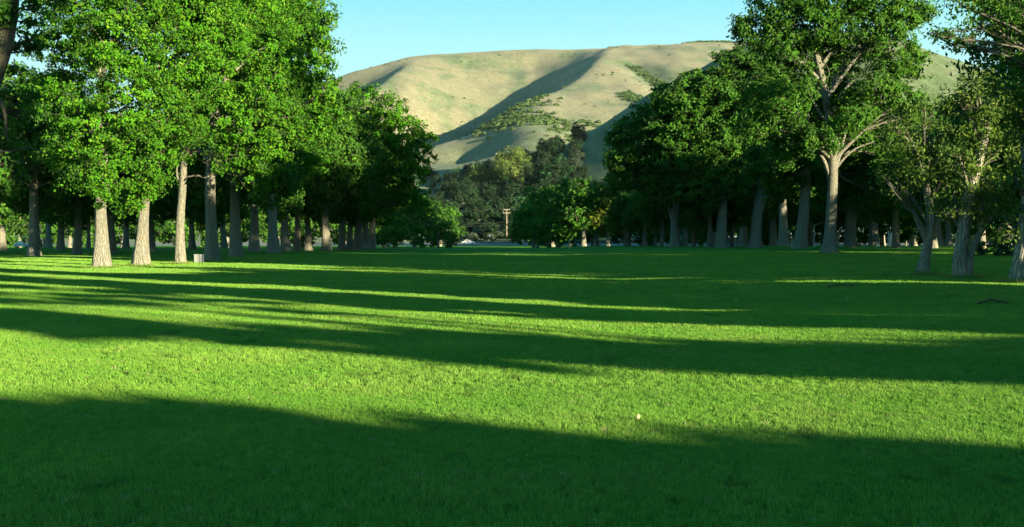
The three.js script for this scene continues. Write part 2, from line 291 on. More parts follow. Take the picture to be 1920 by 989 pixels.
/* trunk: list of points from the base up (own metres); r0 at breast height */
function tree(name, label, category, base, o, group) {
  const g = thing(name, label, category, base.x, base.y - .02, base.z, 0, group), r = rng(o.seed * 13 + 5);
  const pts = smooth(o.trunk.map((p) => V(...p)), 14), H = o.trunk[o.trunk.length - 1][1], flare = o.flare ?? .55, lobed = 3 + Math.floor(r() * 3), ph = r() * 6;
  pts[0].y = -.25;
  const rr = pts.map((p, i) => { const t = i / 14; return o.r0 * lerp(1.06, o.taper ?? .6, t) * (1 + flare * Math.exp(-Math.max(0, p.y) / (o.flareH ?? .55))); });
  mesh('trunk', tube(pts, rr, 16, { shape: (a, t, y) => 1 + .05 * Math.sin(a * 5 + ph + t * 4) + .035 * Math.sin(a * 9 - t * 11) + .16 * flare * Math.exp(-Math.max(0, y) / .5) * Math.sin(a * lobed + ph) }), o.bark, g);
  const { geometry, ends } = crown(o.lobes, o);
  const along = (y) => { let i = 0; while (i < 14 && pts[i].y < y) i++; return i; };
  const rTop = o.r0 * (o.taper ?? .6);
  o.lobes.forEach(([lx, ly, lz, lr], k) => {
    if (!ends[k].length) return;
    const reach = Math.hypot(lx - pts[14].x, lz - pts[14].z), i0 = Math.max(o.forkAt ?? 8, Math.min(14, along(ly - reach * .8 - 1))), s = pts[i0].clone(), e = V(lx, ly - lr * .1, lz), l = s.distanceTo(e);
    const mid = s.clone().lerp(e, .5).add(V((r() - .5) * .16 * l, (.05 + .12 * r()) * l * (ly > s.y ? 1 : -.5), (r() - .5) * .16 * l)), q1 = s.clone().lerp(mid, .5).add(V((r() - .5) * .1 * l, .04 * l, (r() - .5) * .1 * l));
    const lp = smooth([s, q1, mid, e], 9), lr0 = (o.limbW ?? 1) * Math.min(rTop * .62, .06 + .035 * l + .02 * lr), parts = [tube(lp, lp.map((_, i) => lerp(lr0, .03, i / 9)), 7)];
    const nt = o.twigs ?? 9;
    for (let j = 0; j < nt; j++) {
      const tip = ends[k][Math.floor(r() * ends[k].length)], st = lp[4 + Math.floor(r() * 6)], m2 = st.clone().lerp(tip, .5).add(V((r() - .5) * .35, (r() - .2) * .35, (r() - .5) * .35));
      parts.push(tube(smooth([st, m2, tip], 4), [.035, .028, .02, .013, .006].map((x) => x * (o.twigW ?? 1)), 4));
    }
    mesh('limb', mergeGeometries(parts), o.limbBark ?? o.bark, g);
  });
  for (const [pp, w] of o.bare ?? []) { const q = smooth(pp.map((p) => V(...p)), 10); mesh('limb', tube(q, q.map((_, i) => lerp(w, w * .35, i / 10)), 8), o.limbBark ?? o.bark, g); }
  const cr = mesh('crown', geometry, o.needles ? M.needle : M.leaf, g); cr.userData.kind = 'stuff';
  return g;
}
// a tree described in the photograph's pixels at its own depth: base pixel, trunk pixels, lobes [px, py, depth offset, radius in px, squash]
function pixelTree(name, label, category, base, o, group) {
  const d = -base.z, k = d / F, loc = (px, py, dz = 0) => { const p = at(px, py, d + dz); return [p.x - base.x, p.y - base.y, p.z - base.z]; };
  const lobes = o.lobes.map(([px, py, dz, r, sq]) => [...loc(px, py, dz), r * k * (o.shrink ?? 1), sq ?? .9]);
  const trunk = [[0, 0, 0], ...o.trunk.map(([px, py, dz = 0]) => loc(px, py, dz))];
  const bare = (o.bare ?? []).map(([pp, w]) => [pp.map(([px, py, dz = 0]) => loc(px, py, dz)), w]);
  return tree(name, label, category, base, { ...o, lobes, trunk, bare }, group);
}
function roundLobes(seed, H, R, low, n = 11) {   // a natural round-headed crown
  const r = rng(seed), out = [];
  for (let i = 0; i < n; i++) { const t = (i + .5) / n, y = lerp(low + R * .32, H - R * .3, t), w = R * .62 * Math.sqrt(Math.max(.08, 1 - Math.pow((t - .36) / .72, 2))), a = i * 2.4 + r() * .8; out.push([Math.cos(a) * w, y, Math.sin(a) * w, R * (.36 + .14 * r()), .85]); }
  out.push([0, lerp(low, H, .55), 0, R * .55, 1]);
  return out;
}
const straight = (H, r) => [[0, 0, 0], [(r() - .5) * .3, H * .3, (r() - .5) * .3], [(r() - .5) * .5, H * .65, (r() - .5) * .5], [(r() - .5) * .6, H, (r() - .5) * .6]];

/* --- left: the sunlit broadleaf trees in front */
const gA = onGround(190, 504), gB = onGround(263, 500), gC = onGround(338, 496), gD = onGround(398, 491);
const leftCrown = { pal: 'maple', leaf: .155, density: 2.5, per: 46, cluster: .46, rough: .5, shrink: .87, flareH: 1.2, bark: M.barkPale };
pixelTree('maple_tree', 'broadleaf tree with the thickest pale sunlit trunk, foliage hanging low around it', 'tree', gA, { ...leftCrown, seed: 1, r0: .25, flare: 1.0, taper: .75, trunk: [[189, 440], [188, 380], [192, 300], [190, 150]], forkAt: 9,
  lobes: [[188, 330, -1, 62], [140, 300, 0, 60], [160, 230, -1, 85], [235, 190, -1, 85], [110, 180, 1, 75], [215, 90, -1, 100], [130, 80, 0, 90], [170, 10, 0, 100], [250, -20, 0, 110], [120, -60, 0, 100], [200, -140, 0, 120]] }, 'sunlit trees beside the fairway');
pixelTree('maple_tree', 'sunlit broadleaf tree whose pale trunk leans, leafy sprays hiding its upper trunk', 'tree', gB, { ...leftCrown, seed: 2, r0: .235, flare: 1.0, taper: .75, trunk: [[266, 440], [272, 370], [283, 300], [300, 140]], forkAt: 8,
  lobes: [[262, 335, -1, 55], [235, 375, -1.2, 34], [300, 290, -1.5, 55], [225, 280, -2, 45], [300, 220, -1.5, 75], [330, 130, -1, 90], [280, 110, 0, 80], [320, 30, 0, 100], [390, 60, 1, 90], [370, -50, 0, 105], [300, -110, 0, 110]] }, 'sunlit trees beside the fairway');
pixelTree('maple_tree', 'sunlit broadleaf tree with slender bare white trunk and a broken side branch', 'tree', gC, { ...leftCrown, seed: 3, r0: .2, taper: .75, flare: .6, trunk: [[337, 430], [342, 350], [347, 275], [370, 170], [400, 60]], forkAt: 8, limbBark: M.barkPale,
  bare: [[[[341, 334], [355, 331], [372, 329], [382, 333], [389, 331]], .07], [[[342, 345], [333, 332], [331, 318], [334, 300]], .09]],
  lobes: [[415, 225, -1, 68], [360, 225, -2, 48], [470, 235, 0, 72], [530, 240, 1, 52], [566, 256, 1, 26], [505, 290, 0, 48], [470, 335, .5, 38], [440, 285, -.5, 50], [555, 215, 1, 30], [500, 170, 0, 62], [420, 140, -1, 85], [470, 90, 0, 80], [400, 40, 0, 90], [480, 10, 1, 85], [440, -60, 0, 100]] }, 'sunlit trees beside the fairway');
pixelTree('maple_tree', 'shaded stout grey trunk tree standing beside the grey marker box', 'tree', gD, { ...leftCrown, seed: 4, r0: .3, flare: .7, taper: .75, bark: M.barkPale, trunk: [[396, 430], [394, 330], [400, 250], [420, 120]], forkAt: 8,
  lobes: [[420, 260, 2, 70], [350, 250, 2, 60], [480, 200, 3, 75], [400, 170, 3, 85], [540, 140, 4, 70], [450, 80, 3, 95], [540, 60, 4, 70], [380, 20, 3, 90], [500, -10, 3, 90], [440, -80, 3, 110]] });
const gE = spot(512, 84);
pixelTree('maple_tree', 'tall dark broadleaf tree behind the sunlit ones, its crown edge against the sky', 'tree', gE, { ...leftCrown, seed: 5, leaf: .3, per: 26, density: 1.3, cluster: .65, r0: .38, bark: M.barkPale, trunk: [[511, 420], [510, 330], [525, 220], [535, 60]], forkAt: 8,
  lobes: [[520, 300, 0, 60], [570, 240, 0, 60], [600, 180, 0, 45], [560, 130, 0, 80], [603, 95, 0, 38], [570, 40, 0, 65], [598, 40, 0, 32], [610, 215, 1, 40], [520, 60, 0, 90], [540, -30, 0, 80], [480, 0, 0, 90], [575, 300, 1, 50]] });
const gF = spot(671, 112);
pixelTree('maple_tree', 'sunlit round crowned tree closing the left row, low sprays reaching over the lawn', 'tree', gF, { ...leftCrown, seed: 6, leaf: .33, per: 26, density: 1.2, cluster: .7, r0: .42, bark: M.barkPale, trunk: [[672, 430], [676, 390], [690, 330], [700, 230]], forkAt: 8,
  lobes: [[685, 195, 0, 48], [650, 225, 0, 52], [725, 215, -1, 48], [755, 255, -1, 46], [790, 262, 0, 30], [780, 310, -1, 40], [715, 290, -2, 65], [650, 310, -1, 60], [740, 350, -1, 50], [775, 375, -1, 30], [680, 370, -1, 50], [620, 370, 0, 50], [725, 408, -2, 22], [610, 290, 0, 50]] });

/* --- left: the shaded row and the trees behind it: copies of three kinds */
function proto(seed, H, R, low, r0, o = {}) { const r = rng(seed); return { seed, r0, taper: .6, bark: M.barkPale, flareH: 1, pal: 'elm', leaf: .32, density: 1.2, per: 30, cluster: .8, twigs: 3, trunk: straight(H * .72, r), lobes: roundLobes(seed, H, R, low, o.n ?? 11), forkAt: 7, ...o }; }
const rowSpots = [[441, 70, .95], [476, 92, .8], [535, 100, .75], [557, 104, .8], [578, 108, .85], [612, 104, 1.0], [641, 116, .95], [655, 122, .9], [684, 122, .9], [698, 126, 1]];
const kinds = [
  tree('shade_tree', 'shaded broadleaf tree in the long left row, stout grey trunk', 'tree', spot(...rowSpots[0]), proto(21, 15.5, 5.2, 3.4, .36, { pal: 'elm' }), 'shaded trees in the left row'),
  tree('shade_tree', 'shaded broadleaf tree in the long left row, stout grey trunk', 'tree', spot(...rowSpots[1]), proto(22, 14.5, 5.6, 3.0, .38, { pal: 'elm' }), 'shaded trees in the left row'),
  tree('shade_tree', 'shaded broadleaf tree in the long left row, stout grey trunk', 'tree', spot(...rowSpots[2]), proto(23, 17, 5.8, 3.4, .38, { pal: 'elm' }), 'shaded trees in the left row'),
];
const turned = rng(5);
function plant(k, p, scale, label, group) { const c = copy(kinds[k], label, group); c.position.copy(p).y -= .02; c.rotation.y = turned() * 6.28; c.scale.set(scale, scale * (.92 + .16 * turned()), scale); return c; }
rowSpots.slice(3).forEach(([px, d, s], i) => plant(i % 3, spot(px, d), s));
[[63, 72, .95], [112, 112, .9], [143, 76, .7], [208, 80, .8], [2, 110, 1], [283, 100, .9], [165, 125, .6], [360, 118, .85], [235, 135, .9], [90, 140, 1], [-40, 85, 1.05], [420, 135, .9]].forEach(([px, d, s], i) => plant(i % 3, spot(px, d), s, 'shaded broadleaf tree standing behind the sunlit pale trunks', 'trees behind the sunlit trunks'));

/* --- far left: a nearer tree whose limbs enter the frame */
{
  const b = spot(-75, 33);
  pixelTree('maple_tree', 'dark near tree with heavy limbs and dead twigs, sky showing through its crown', 'tree', b, { ...leftCrown, seed: 9, pal: 'elm', density: 1.1, leaf: .17, cluster: .42, r0: .4, bark: M.bark, trunk: [[-70, 380], [-50, 260], [-20, 160], [10, 60], [25, -60]], forkAt: 6, twigs: 12,
    bare: [[[[-20, 160], [5, 200], [12, 260]], .09], [[[-50, 250], [10, 285], [50, 275], [92, 290]], .05], [[[-50, 262], [20, 300], [60, 300], [85, 270]], .03]],
    lobes: [[-60, 80, 0, 90], [35, 10, 0, 55], [60, 70, 1, 40], [40, 200, 1, 45], [-20, 300, 0, 60], [25, 345, 0, 34], [-10, 390, 0, 30], [-60, -40, 0, 110], [70, -60, 0, 90], [20, 280, 1, 35]] });
}

/* --- right: the elm row */
const elm = { pal: 'elm', leaf: .21, density: 2.2, per: 34, cluster: .55, bark: M.barkPale, twigs: 12 };
const gH = onGround(1555, 477), gI = spot(1500, 93), gJ = spot(1416, 120);
pixelTree('elm_tree', 'tall elm with flared white trunk forking into long bare limbs', 'tree', gH, { ...elm, seed: 31, r0: .34, flare: 1.0, flareH: .6, taper: .72, trunk: [[1558, 420], [1562, 340], [1560, 260], [1548, 180], [1530, 100]], forkAt: 7,
  bare: [[[[1560, 345], [1545, 300], [1520, 268], [1480, 250]], .17], [[[1563, 330], [1580, 270], [1592, 200], [1588, 130]], .14], [[[1560, 335], [1572, 310], [1602, 280], [1640, 265]], .12], [[[1556, 240], [1520, 180], [1500, 120], [1492, 80]], .13], [[[1520, 160], [1555, 140], [1540, 105]], .05]],
  lobes: [[1420, 62, 0, 45, .8], [1392, 50, 0, 20], [1450, 25, 0, 50], [1470, 100, 0, 50], [1530, 45, 0, 65], [1610, 50, 0, 70], [1670, 95, 0, 55], [1705, 120, 0, 36], [1640, 170, -1, 52], [1690, 185, 0, 38], [1712, 215, 0, 22], [1605, 205, -1, 38], [1470, 195, -1, 52], [1425, 180, 0, 45], [1420, 235, -1, 40], [1500, 150, 1, 50], [1560, 130, 2, 50], [1540, -20, 0, 90], [1640, -20, 0, 80], [1690, 30, 0, 40], [1722, 22, 0, 30, .7], [1640, 250, 1, 40], [1490, 250, 0, 42], [1530, 215, 1, 38], [1600, 255, 1, 36], [1575, 285, 3, 36], [1665, 285, 1, 34], [1470, 290, 1, 30], [1560, 190, 2, 42], [1545, 255, -2, 30], [1592, 225, -2, 34], [1508, 262, -2, 30]] });
pixelTree('elm_tree', 'shaded elm with straight thick trunk just behind the forked white elm', 'tree', gI, { ...elm, seed: 32, leaf: .32, density: 1.3, r0: .5, taper: .7, trunk: [[1508, 400], [1512, 330], [1520, 250], [1530, 180]], forkAt: 8,
  lobes: [[1480, 290, 0, 45], [1440, 300, 0, 42], [1540, 290, 2, 50], [1590, 280, 3, 55], [1500, 220, 2, 70], [1560, 210, 3, 60], [1620, 310, 3, 40], [1450, 230, 2, 50], [1460, 345, 1, 38], [1540, 350, 3, 36], [1590, 345, 4, 40], [1640, 350, 4, 40], [1500, 310, 0, 50]] });
pixelTree('elm_tree', 'shaded elm with broad forked trunk leaning away from the fairway', 'tree', gJ, { ...elm, seed: 33, leaf: .36, density: 1.25, cluster: .65, r0: .62, taper: .75, trunk: [[1420, 400], [1428, 350], [1432, 300], [1410, 200]], forkAt: 7, bare: [[[[1420, 410], [1438, 360], [1446, 330], [1440, 290]], .38]],
  lobes: [[1400, 285, 0, 48], [1350, 265, 0, 50], [1440, 260, 0, 48], [1390, 205, 0, 60], [1345, 180, 0, 50], [1420, 150, 0, 45], [1385, 135, 0, 40], [1310, 225, 0, 45], [1350, 320, 0, 35], [1375, 120, 0, 38], [1460, 195, 0, 48], [1450, 310, 0, 50], [1390, 345, 0, 36], [1410, 330, 2, 40], [1300, 290, 0, 45]] });
const gK = spot(1352, 120);
pixelTree('elm_tree', 'shaded elm with grey trunk, broad dark crown stepping down the row', 'tree', gK, { ...elm, seed: 34, leaf: .38, density: 1.1, cluster: .75, r0: .6, trunk: [[1354, 410], [1356, 370], [1350, 300], [1330, 200]], forkAt: 7,
  lobes: [[1320, 180, 0, 45], [1290, 170, 0, 34], [1270, 200, 0, 42], [1300, 245, 0, 50], [1245, 240, 0, 42], [1340, 260, 0, 55], [1280, 300, 0, 50], [1240, 195, 0, 22], [1350, 330, 0, 45], [1310, 340, 0, 34], [1310, 150, 0, 26], [1345, 150, 0, 30], [1290, 350, 0, 34], [1330, 365, 0, 26], [1370, 210, 0, 60]] });
const gL = spot(1266, 124);
pixelTree('elm_tree', 'shaded elm with double pale trunk, crown spreading lowest of the row', 'tree', gL, { ...elm, seed: 35, leaf: .38, density: 1.1, cluster: .75, r0: .55, trunk: [[1266, 420], [1268, 380], [1262, 320], [1240, 250]], forkAt: 7, bare: [[[[1264, 425], [1254, 385], [1244, 350], [1230, 310]], .25]],
  lobes: [[1215, 235, 0, 36], [1178, 250, 0, 32], [1155, 262, 0, 18], [1200, 285, 0, 42], [1165, 300, 0, 32], [1240, 290, 0, 42], [1225, 340, 0, 34], [1265, 345, 0, 34], [1190, 335, 0, 26], [1235, 370, 0, 26], [1205, 215, 0, 24], [1240, 175, 1, 20], [1255, 230, 1, 46], [1160, 340, 0, 26]] });
[[1300, 126, .62, 'slim shaded elm between two stout trunks of the right row'], [1330, 122, .7], [1373, 126, .6], [1240, 132, .6], [1210, 138, .55], [1172, 142, .5]].forEach(([px, d, s], i) => plant(1 + i % 2, spot(px, d), s, 'slim shaded elm trunk filling the right row', 'slim trees filling the right row'));
// behind the right row
[[1600, 120, .95], [1680, 112, .9], [1470, 150, 1.6], [1560, 160, 1.7], [1750, 105, .9], [1840, 92, .85], [1920, 80, .85], [1395, 165, 1.65], [1335, 180, 1.6], [1285, 200, 1.55], [1450, 205, 1.8], [1520, 215, 1.8], [1590, 205, 1.8], [1680, 205, 1.8], [1760, 195, 1.8], [2010, 85, .9], [1640, 165, 1.7], [1780, 150, 1.1], [1440, 262, 1.75], [1490, 285, 1.8], [1545, 268, 1.75], [1600, 290, 1.85], [1655, 272, 1.8], [1715, 296, 1.85], [1775, 280, 1.8], [1840, 300, 1.85], [1900, 285, 1.8]].forEach(([px, d, s], i) => plant(i % 3, spot(px, d), s, 'dark broadleaf tree standing behind the right elm row', 'trees behind the right row'));

/* --- right: gnarled trees */
const gnarl = { pal: 'olive', leaf: .13, slim: .45, density: 4, per: 26, cluster: .4, bark: M.barkPale, limbBark: M.barkPale, twigs: 8, twigW: .5, limbW: .7, flare: .5, flareH: .3 };
const g1 = onGround(1728, 517), g2 = onGround(1803, 524), g3 = onGround(1908, 532);
pixelTree('gnarled_tree', 'gnarled tree with a curved trunk forking low into two arms', 'tree', g1, { ...gnarl, seed: 41, r0: .15, taper: .75, trunk: [[1736, 480], [1742, 445], [1745, 400], [1735, 340]], forkAt: 7,
  bare: [[[[1740, 455], [1722, 415], [1712, 395], [1690, 385]], .11], [[[1742, 440], [1760, 415], [1775, 400], [1800, 380]], .1]],
  lobes: [[1690, 345, 0, 36], [1660, 330, 0, 20], [1725, 320, 0, 42], [1700, 265, 0, 40], [1745, 255, 0, 42], [1770, 330, 0, 40], [1680, 235, 0, 26], [1735, 205, 0, 34], [1775, 275, 0, 34]] }, 'gnarled trees on the rise');
pixelTree('gnarled_tree', 'gnarled tree with two twisted trunks standing close together', 'tree', g2, { ...gnarl, seed: 42, r0: .17, taper: .8, trunk: [[1800, 480], [1805, 440], [1812, 390], [1830, 320], [1850, 240]], forkAt: 6, bare: [[[[1818, 526], [1816, 495], [1828, 455], [1845, 425], [1870, 390]], .17], [[[1850, 250], [1840, 200], [1835, 160]], .06]],
  lobes: [[1830, 170, 0, 42], [1800, 190, 0, 32], [1865, 190, 0, 40], [1840, 240, 0, 46], [1800, 290, 0, 38], [1880, 270, 0, 40], [1830, 330, 0, 46], [1790, 370, 0, 36], [1870, 370, 0, 40], [1840, 400, 0, 34], [1770, 390, 0, 24]] }, 'gnarled trees on the rise');
pixelTree('gnarled_tree', 'gnarled tree with a leaning rough trunk beside the dark hedge', 'tree', g3, { ...gnarl, seed: 43, r0: .18, taper: .8, trunk: [[1915, 480], [1922, 430], [1930, 350], [1925, 250]], forkAt: 6,
  lobes: [[1905, 330, 0, 40], [1935, 270, 0, 50], [1890, 420, 0, 26], [1910, 210, 0, 40], [1960, 200, 0, 50], [1950, 380, 0, 45], [1880, 440, 0, 18]] }, 'gnarled trees on the rise');
{
  const b = spot(2060, 25);
  pixelTree('overhanging_tree', 'near tree beside the rise reaching a dark leafy branch across the sky', 'tree', b, { ...gnarl, pal: 'elm', seed: 44, leaf: .115, density: 7, cluster: .36, r0: .28, bark: M.barkPale, trunk: [[2050, 400], [2030, 250], [2010, 120], [1990, 20]], forkAt: 8, twigs: 6, twigW: .3, limbW: .35,
    bare: [[[[2010, 110], [1940, 75], [1880, 45], [1820, 52], [1745, 62]], .03], [[[1850, 48], [1810, 72], [1765, 85]], .02], [[[2030, 200], [1960, 150], [1900, 165], [1840, 195]], .035]],
    lobes: [[1910, 20, 0, 34], [1870, 50, 0, 24, .7], [1835, 40, 0, 20, .8], [1812, 70, 0, 14], [1778, 64, 0, 12, .7], [1788, 82, 0, 10, .7], [1758, 66, 0, 9, .7], [1905, 85, 0, 24], [1930, 120, 0, 34], [1880, 110, 0, 14], [1960, 30, 0, 60], [1990, 120, 0, 60], [1800, 5, 0, 22], [1860, -20, 0, 50], [1860, 165, 0, 20], [1905, 175, 0, 28], [2020, 220, 0, 60]] });
}

/* --- beyond the frame on the sunny side: the trees whose shadows band the lawn */
const cast = { pal: 'elm', leaf: .5, density: 3, per: 24, cluster: .35, rough: .1, shell: .8, solid: true, bark: M.bark, twigs: 2, forkAt: 8 };
function caster(u, s, r0, H, lobes, seed, label) {   // lobes: [u, where along the shadow its middle falls, radius] or, with a fourth entry, [u, height, radius, 1]
  const [x, z] = us(u, s), L = lobes.map(([lu, v, r, plain], k) => { const [a, b] = us(lu, s + (k % 3 - 1) * .5); return [a - x, plain ? v : (v - s) * TAN, b - z, r, 1]; });
  tree('park_tree', label, 'tree', V(x, groundAt(x, z), z), { ...cast, seed, r0, trunk: straight(H, rng(seed)), lobes: L }, 'trees outside the picture on the sunny side');
}
const castLabel = 'dense broadleaf tree on the sunny side casting shade over the lawn';
caster(3, -25, .35, 4.5, [[8.7, 4.3, 1.1, 1], [7.8, 4.5, 1.1, 1], [7.0, 4.75, 1.1, 1], [6.3, 5.0, 1.15, 1], [5.5, 5.25, 1.2, 1], [4.6, 5.85, 1.2, 1], [3.9, 6.2, 1.15, 1], [2.7, 6.9, 1.1, 1], [3.6, 5.4, 1.3, 1], [5.0, 6.1, 1.0, 1], [5.2, 5.7, 1.1, 1], [4.2, 6.4, 1.0, 1], [3.2, 6.5, 1.2, 1], [2.2, 7.4, 1.2, 1], [1, 8.1, 1.3, 1], [5.5, 3.4, 2, 1], [2.5, 4.4, 2.2, 1], [.2, 5.4, 2.4, 1], [-1.2, 7.3, 2, 1], [3.2, 1.9, 1.8, 1], [7.4, 3, 1.6, 1], [-3, 5, 2.5, 1]], 61, castLabel);
caster(12, -25, .3, 4.5, [[13, 5.5, 1.1, 1], [12, 6.2, 1.0, 1], [11.1, 6.8, .95, 1], [10, 7.6, .9, 1], [8.9, 8.4, .95, 1], [8.4, 9.1, 1.0, 1], [9.3, 9.7, .9, 1], [8.9, 10.4, .75, 1], [13.8, 4.6, 1.2, 1], [12.9, 3.2, 1.5, 1], [14.6, 5.0, 1.1, 1], [15.5, 4.8, 1.1, 1], [16.2, 4.8, 1, 1], [11, 10.3, .45, 1], [12.3, 9.7, .45, 1], [13.4, 10.6, .5, 1], [10.6, 11.5, .5, 1], [12, 11.2, .5, 1], [14, 11.8, .55, 1], [15, 10.6, .5, 1], [11.6, 12.2, .45, 1], [13.2, 8.8, .3, 1], [14.3, 9.3, .4, 1], [12.9, 12.6, .5, 1]], 62, castLabel);
caster(16.3, -20, .4, 18, [[17.6, 4, 1.3, 1], [16.7, 5.8, 1.3, 1], [16.4, 7.1, 1.5, 1], [16.7, 8.3, 1.3, 1], [16.8, 9.3, 1.2, 1], [16.8, 10.4, 1.25, 1], [16.8, 11.5, 1.2, 1], [16.9, 12.6, 1, 1], [16.8, 14.2, 1.2, 1], [16.7, 16, 1.3, 1], [16.6, 18, 1.3, 1], [16.6, 20, 1.2, 1], [16.7, 21.8, 1, 1], [14.6, 9.6, .4, 1], [13.6, 8.6, .35, 1]], 63, castLabel);
caster(21.3, -12, .35, 15, [[20.7, 4.2, 1.5, 1], [20.7, 6.2, 1.5, 1], [20.8, 8, 1.5, 1], [22.8, 5, 1.8, 1], [22.6, 7.2, 1.7, 1], [24.2, 3.6, 1.7, 1], [22, 9.2, 1.3, 1], [21.5, 2.4, 1.6, 1], [24, 6, 1.5, 1], [23.6, 8.6, 1.3, 1], [18.9, 3.1, 1.1, 1], [19.3, 4.1, .8, 1], [18.8, 2, 1, 1], [20.6, 9.4, 1.0, 1], [20.5, 11.2, 1.2, 1], [20.5, 13, 1.2, 1], [20.6, 15, 1.3, 1], [20.5, 17, 1.2, 1], [20.6, 18.8, 1, 1]], 64, castLabel);
caster(26, -3, .32, 5, [[25.3, 3.8, 1.6, 1], [26, 5.8, 1.6, 1], [24.9, 5.4, 1.3, 1], [26.2, 7.1, 1.2, 1], [26.9, 4.2, 1.5, 1], [25.6, 2.2, 1.6, 1], [24.9, 6.8, 1.1, 1], [27.2, 6, 1.1, 1]], 65, castLabel);
caster(31.5, -17, .35, 6, [[29.3, 4.2, 1.6, 1], [30.5, 6, 1.7, 1], [32, 4.4, 2, 1], [32.4, 6.4, 1.6, 1], [34.4, 4.2, 2, 1], [31.5, 2.5, 2, 1], [34.2, 6.4, 1.8, 1], [34.6, 8.4, 1.7, 1], [34.7, 10.4, 1.6, 1], [34.8, 12.1, 1.6, 1], [34.8, 13.6, 1.6, 1], [34.8, 15.2, 1.5, 1], [34.8, 16.8, 1.2, 1]], 66, castLabel);
for (const [u, s, H, sd] of [[38.6, -8, 25, 67], [42.6, -4, 26, 68]]) caster(u, s, .4, H - 4, Array.from({ length: 12 }, (_, i) => [u + (i % 2 - .5) * 1.2, 1.8 + (H - 3) * i / 11, 2.2 - .6 * i / 11, 1]), sd, 'tall columnar tree on the sunny side casting a long shade');
[[47, -12, 1.3], [49, -9, 1.65], [52, -2, 1.5], [61, -8, .8], [68, 4, .75], [77, 9, 1.65], [84, 2, 1.6], [90, -6, 1.4], [98, 2, 1.5], [107, -2, 1.6], [117, 2, 1.5], [128, -2, 1.4], [141, 0, 1.3], [152, 14, 1.6], [164, 20, 1.6], [176, 12, 1.65], [188, 22, 1.6], [200, 14, 1.65], [213, 24, 1.6], [226, 16, 1.65], [240, 26, 1.65], [158, -8, 1.6], [182, -6, 1.6], [206, -4, 1.6], [40, -22, 1.3], [52, -24, 1.35], [78, -22, 1.3]].forEach(([u, s, k], i) => { const [x, z] = us(u, s); plant(i % 3, V(x, groundAt(x, z), z), k, 'tall broadleaf tree of the grove on the sunny side of the park', 'grove on the sunny side'); });

{ // longer grass left standing round the near trunks
  const rr = rng(707), spots = [[gA, .55], [gB, .52], [gC, .38], [gD, .58], [gH, .62], [g1, .24], [g2, .34], [g3, .3]], n = 150;
  const p = []; for (let i = 0; i < 12; i++) { const a = rr() * 6.283, q = rr() * .05, h = .09 + .08 * rr(), l = .02 + .06 * rr(), f = rr() * 6.283, w = .006; p.push(Math.cos(a) * q - Math.cos(f) * w, 0, Math.sin(a) * q - Math.sin(f) * w, Math.cos(a) * q + Math.cos(f) * w, 0, Math.sin(a) * q + Math.sin(f) * w, Math.cos(a) * (q + l), h, Math.sin(a) * (q + l)); }
  const g = new THREE.BufferGeometry(); g.setAttribute('position', new THREE.Float32BufferAttribute(p, 3)); g.computeVertexNormals();
  const im = new THREE.InstancedMesh(g, M.blade, spots.length * n), m4 = new THREE.Matrix4(), q4 = new THREE.Quaternion(), c = new THREE.Color();
  spots.forEach(([b, r0], k) => { for (let i = 0; i < n; i++) { const a = rr() * 6.283, e = r0 + .4 * rr() * rr(), x = b.x + Math.cos(a) * e, z = b.z + Math.sin(a) * e, sc = .6 + .9 * rr(), y = rr(); q4.setFromAxisAngle(V(0, 1, 0), rr() * 6.283); m4.compose(V(x, lawnHeight(x, z), z), q4, V(1.4, sc, 1.4)); im.setMatrixAt(k * n + i, m4); im.setColorAt(k * n + i, c.setRGB(lerp(.11, .26, y), lerp(.24, .29, y), lerp(.03, .08, y))); } });
  im.name = 'trunk_grass'; im.castShadow = im.receiveShadow = true; im.userData = { kind: 'stuff', category: 'grass', label: 'longer dry grass standing round the near trunks' }; scene.add(im);
}

/* --- the far side: trees along the road and up the foot of the hill */
function far(seed, H, R, low, r0, o) { return proto(seed, H, R, low, r0, { leaf: .5, density: .42, per: 20, cluster: 1.0, twigs: 1, n: 8, forkAt: 9, ...o }); }
const farKinds = {
  dark: tree('roadside_tree', 'dark bushy tree along the far road', 'tree', spot(1000, 190), far(71, 10, 4.8, .8, .3, { pal: 'elm' }), 'dark trees along the far road'),
  gold: tree('golden_tree', 'yellow green tree catching the sun between the rows', 'tree', spot(1140, 165), far(72, 12, 4.6, 2.5, .3, { pal: 'golden' }), 'yellow green trees between the rows'),
  juniper: tree('juniper_tree', 'dark juniper on the foot of the hill', 'tree', spot(858, 560), far(73, 9, 3.2, -.3, .25, { pal: 'juniper', needles: true }), 'dark junipers on the foot of the hill'),
  shrub: tree('hill_shrub', 'grey green shrub on the foot of the hill', 'shrub', spot(905, 430), far(74, 4.2, 2.6, .2, .12, { pal: 'sage' }), 'grey green shrubs on the foot of the hill'),
  green: tree('hill_tree', 'bushy green tree on the foot of the hill', 'tree', spot(930, 480), far(75, 8.5, 4.6, -.6, .25, { pal: 'shrub', n: 10 }), 'green trees on the foot of the hill'),
};
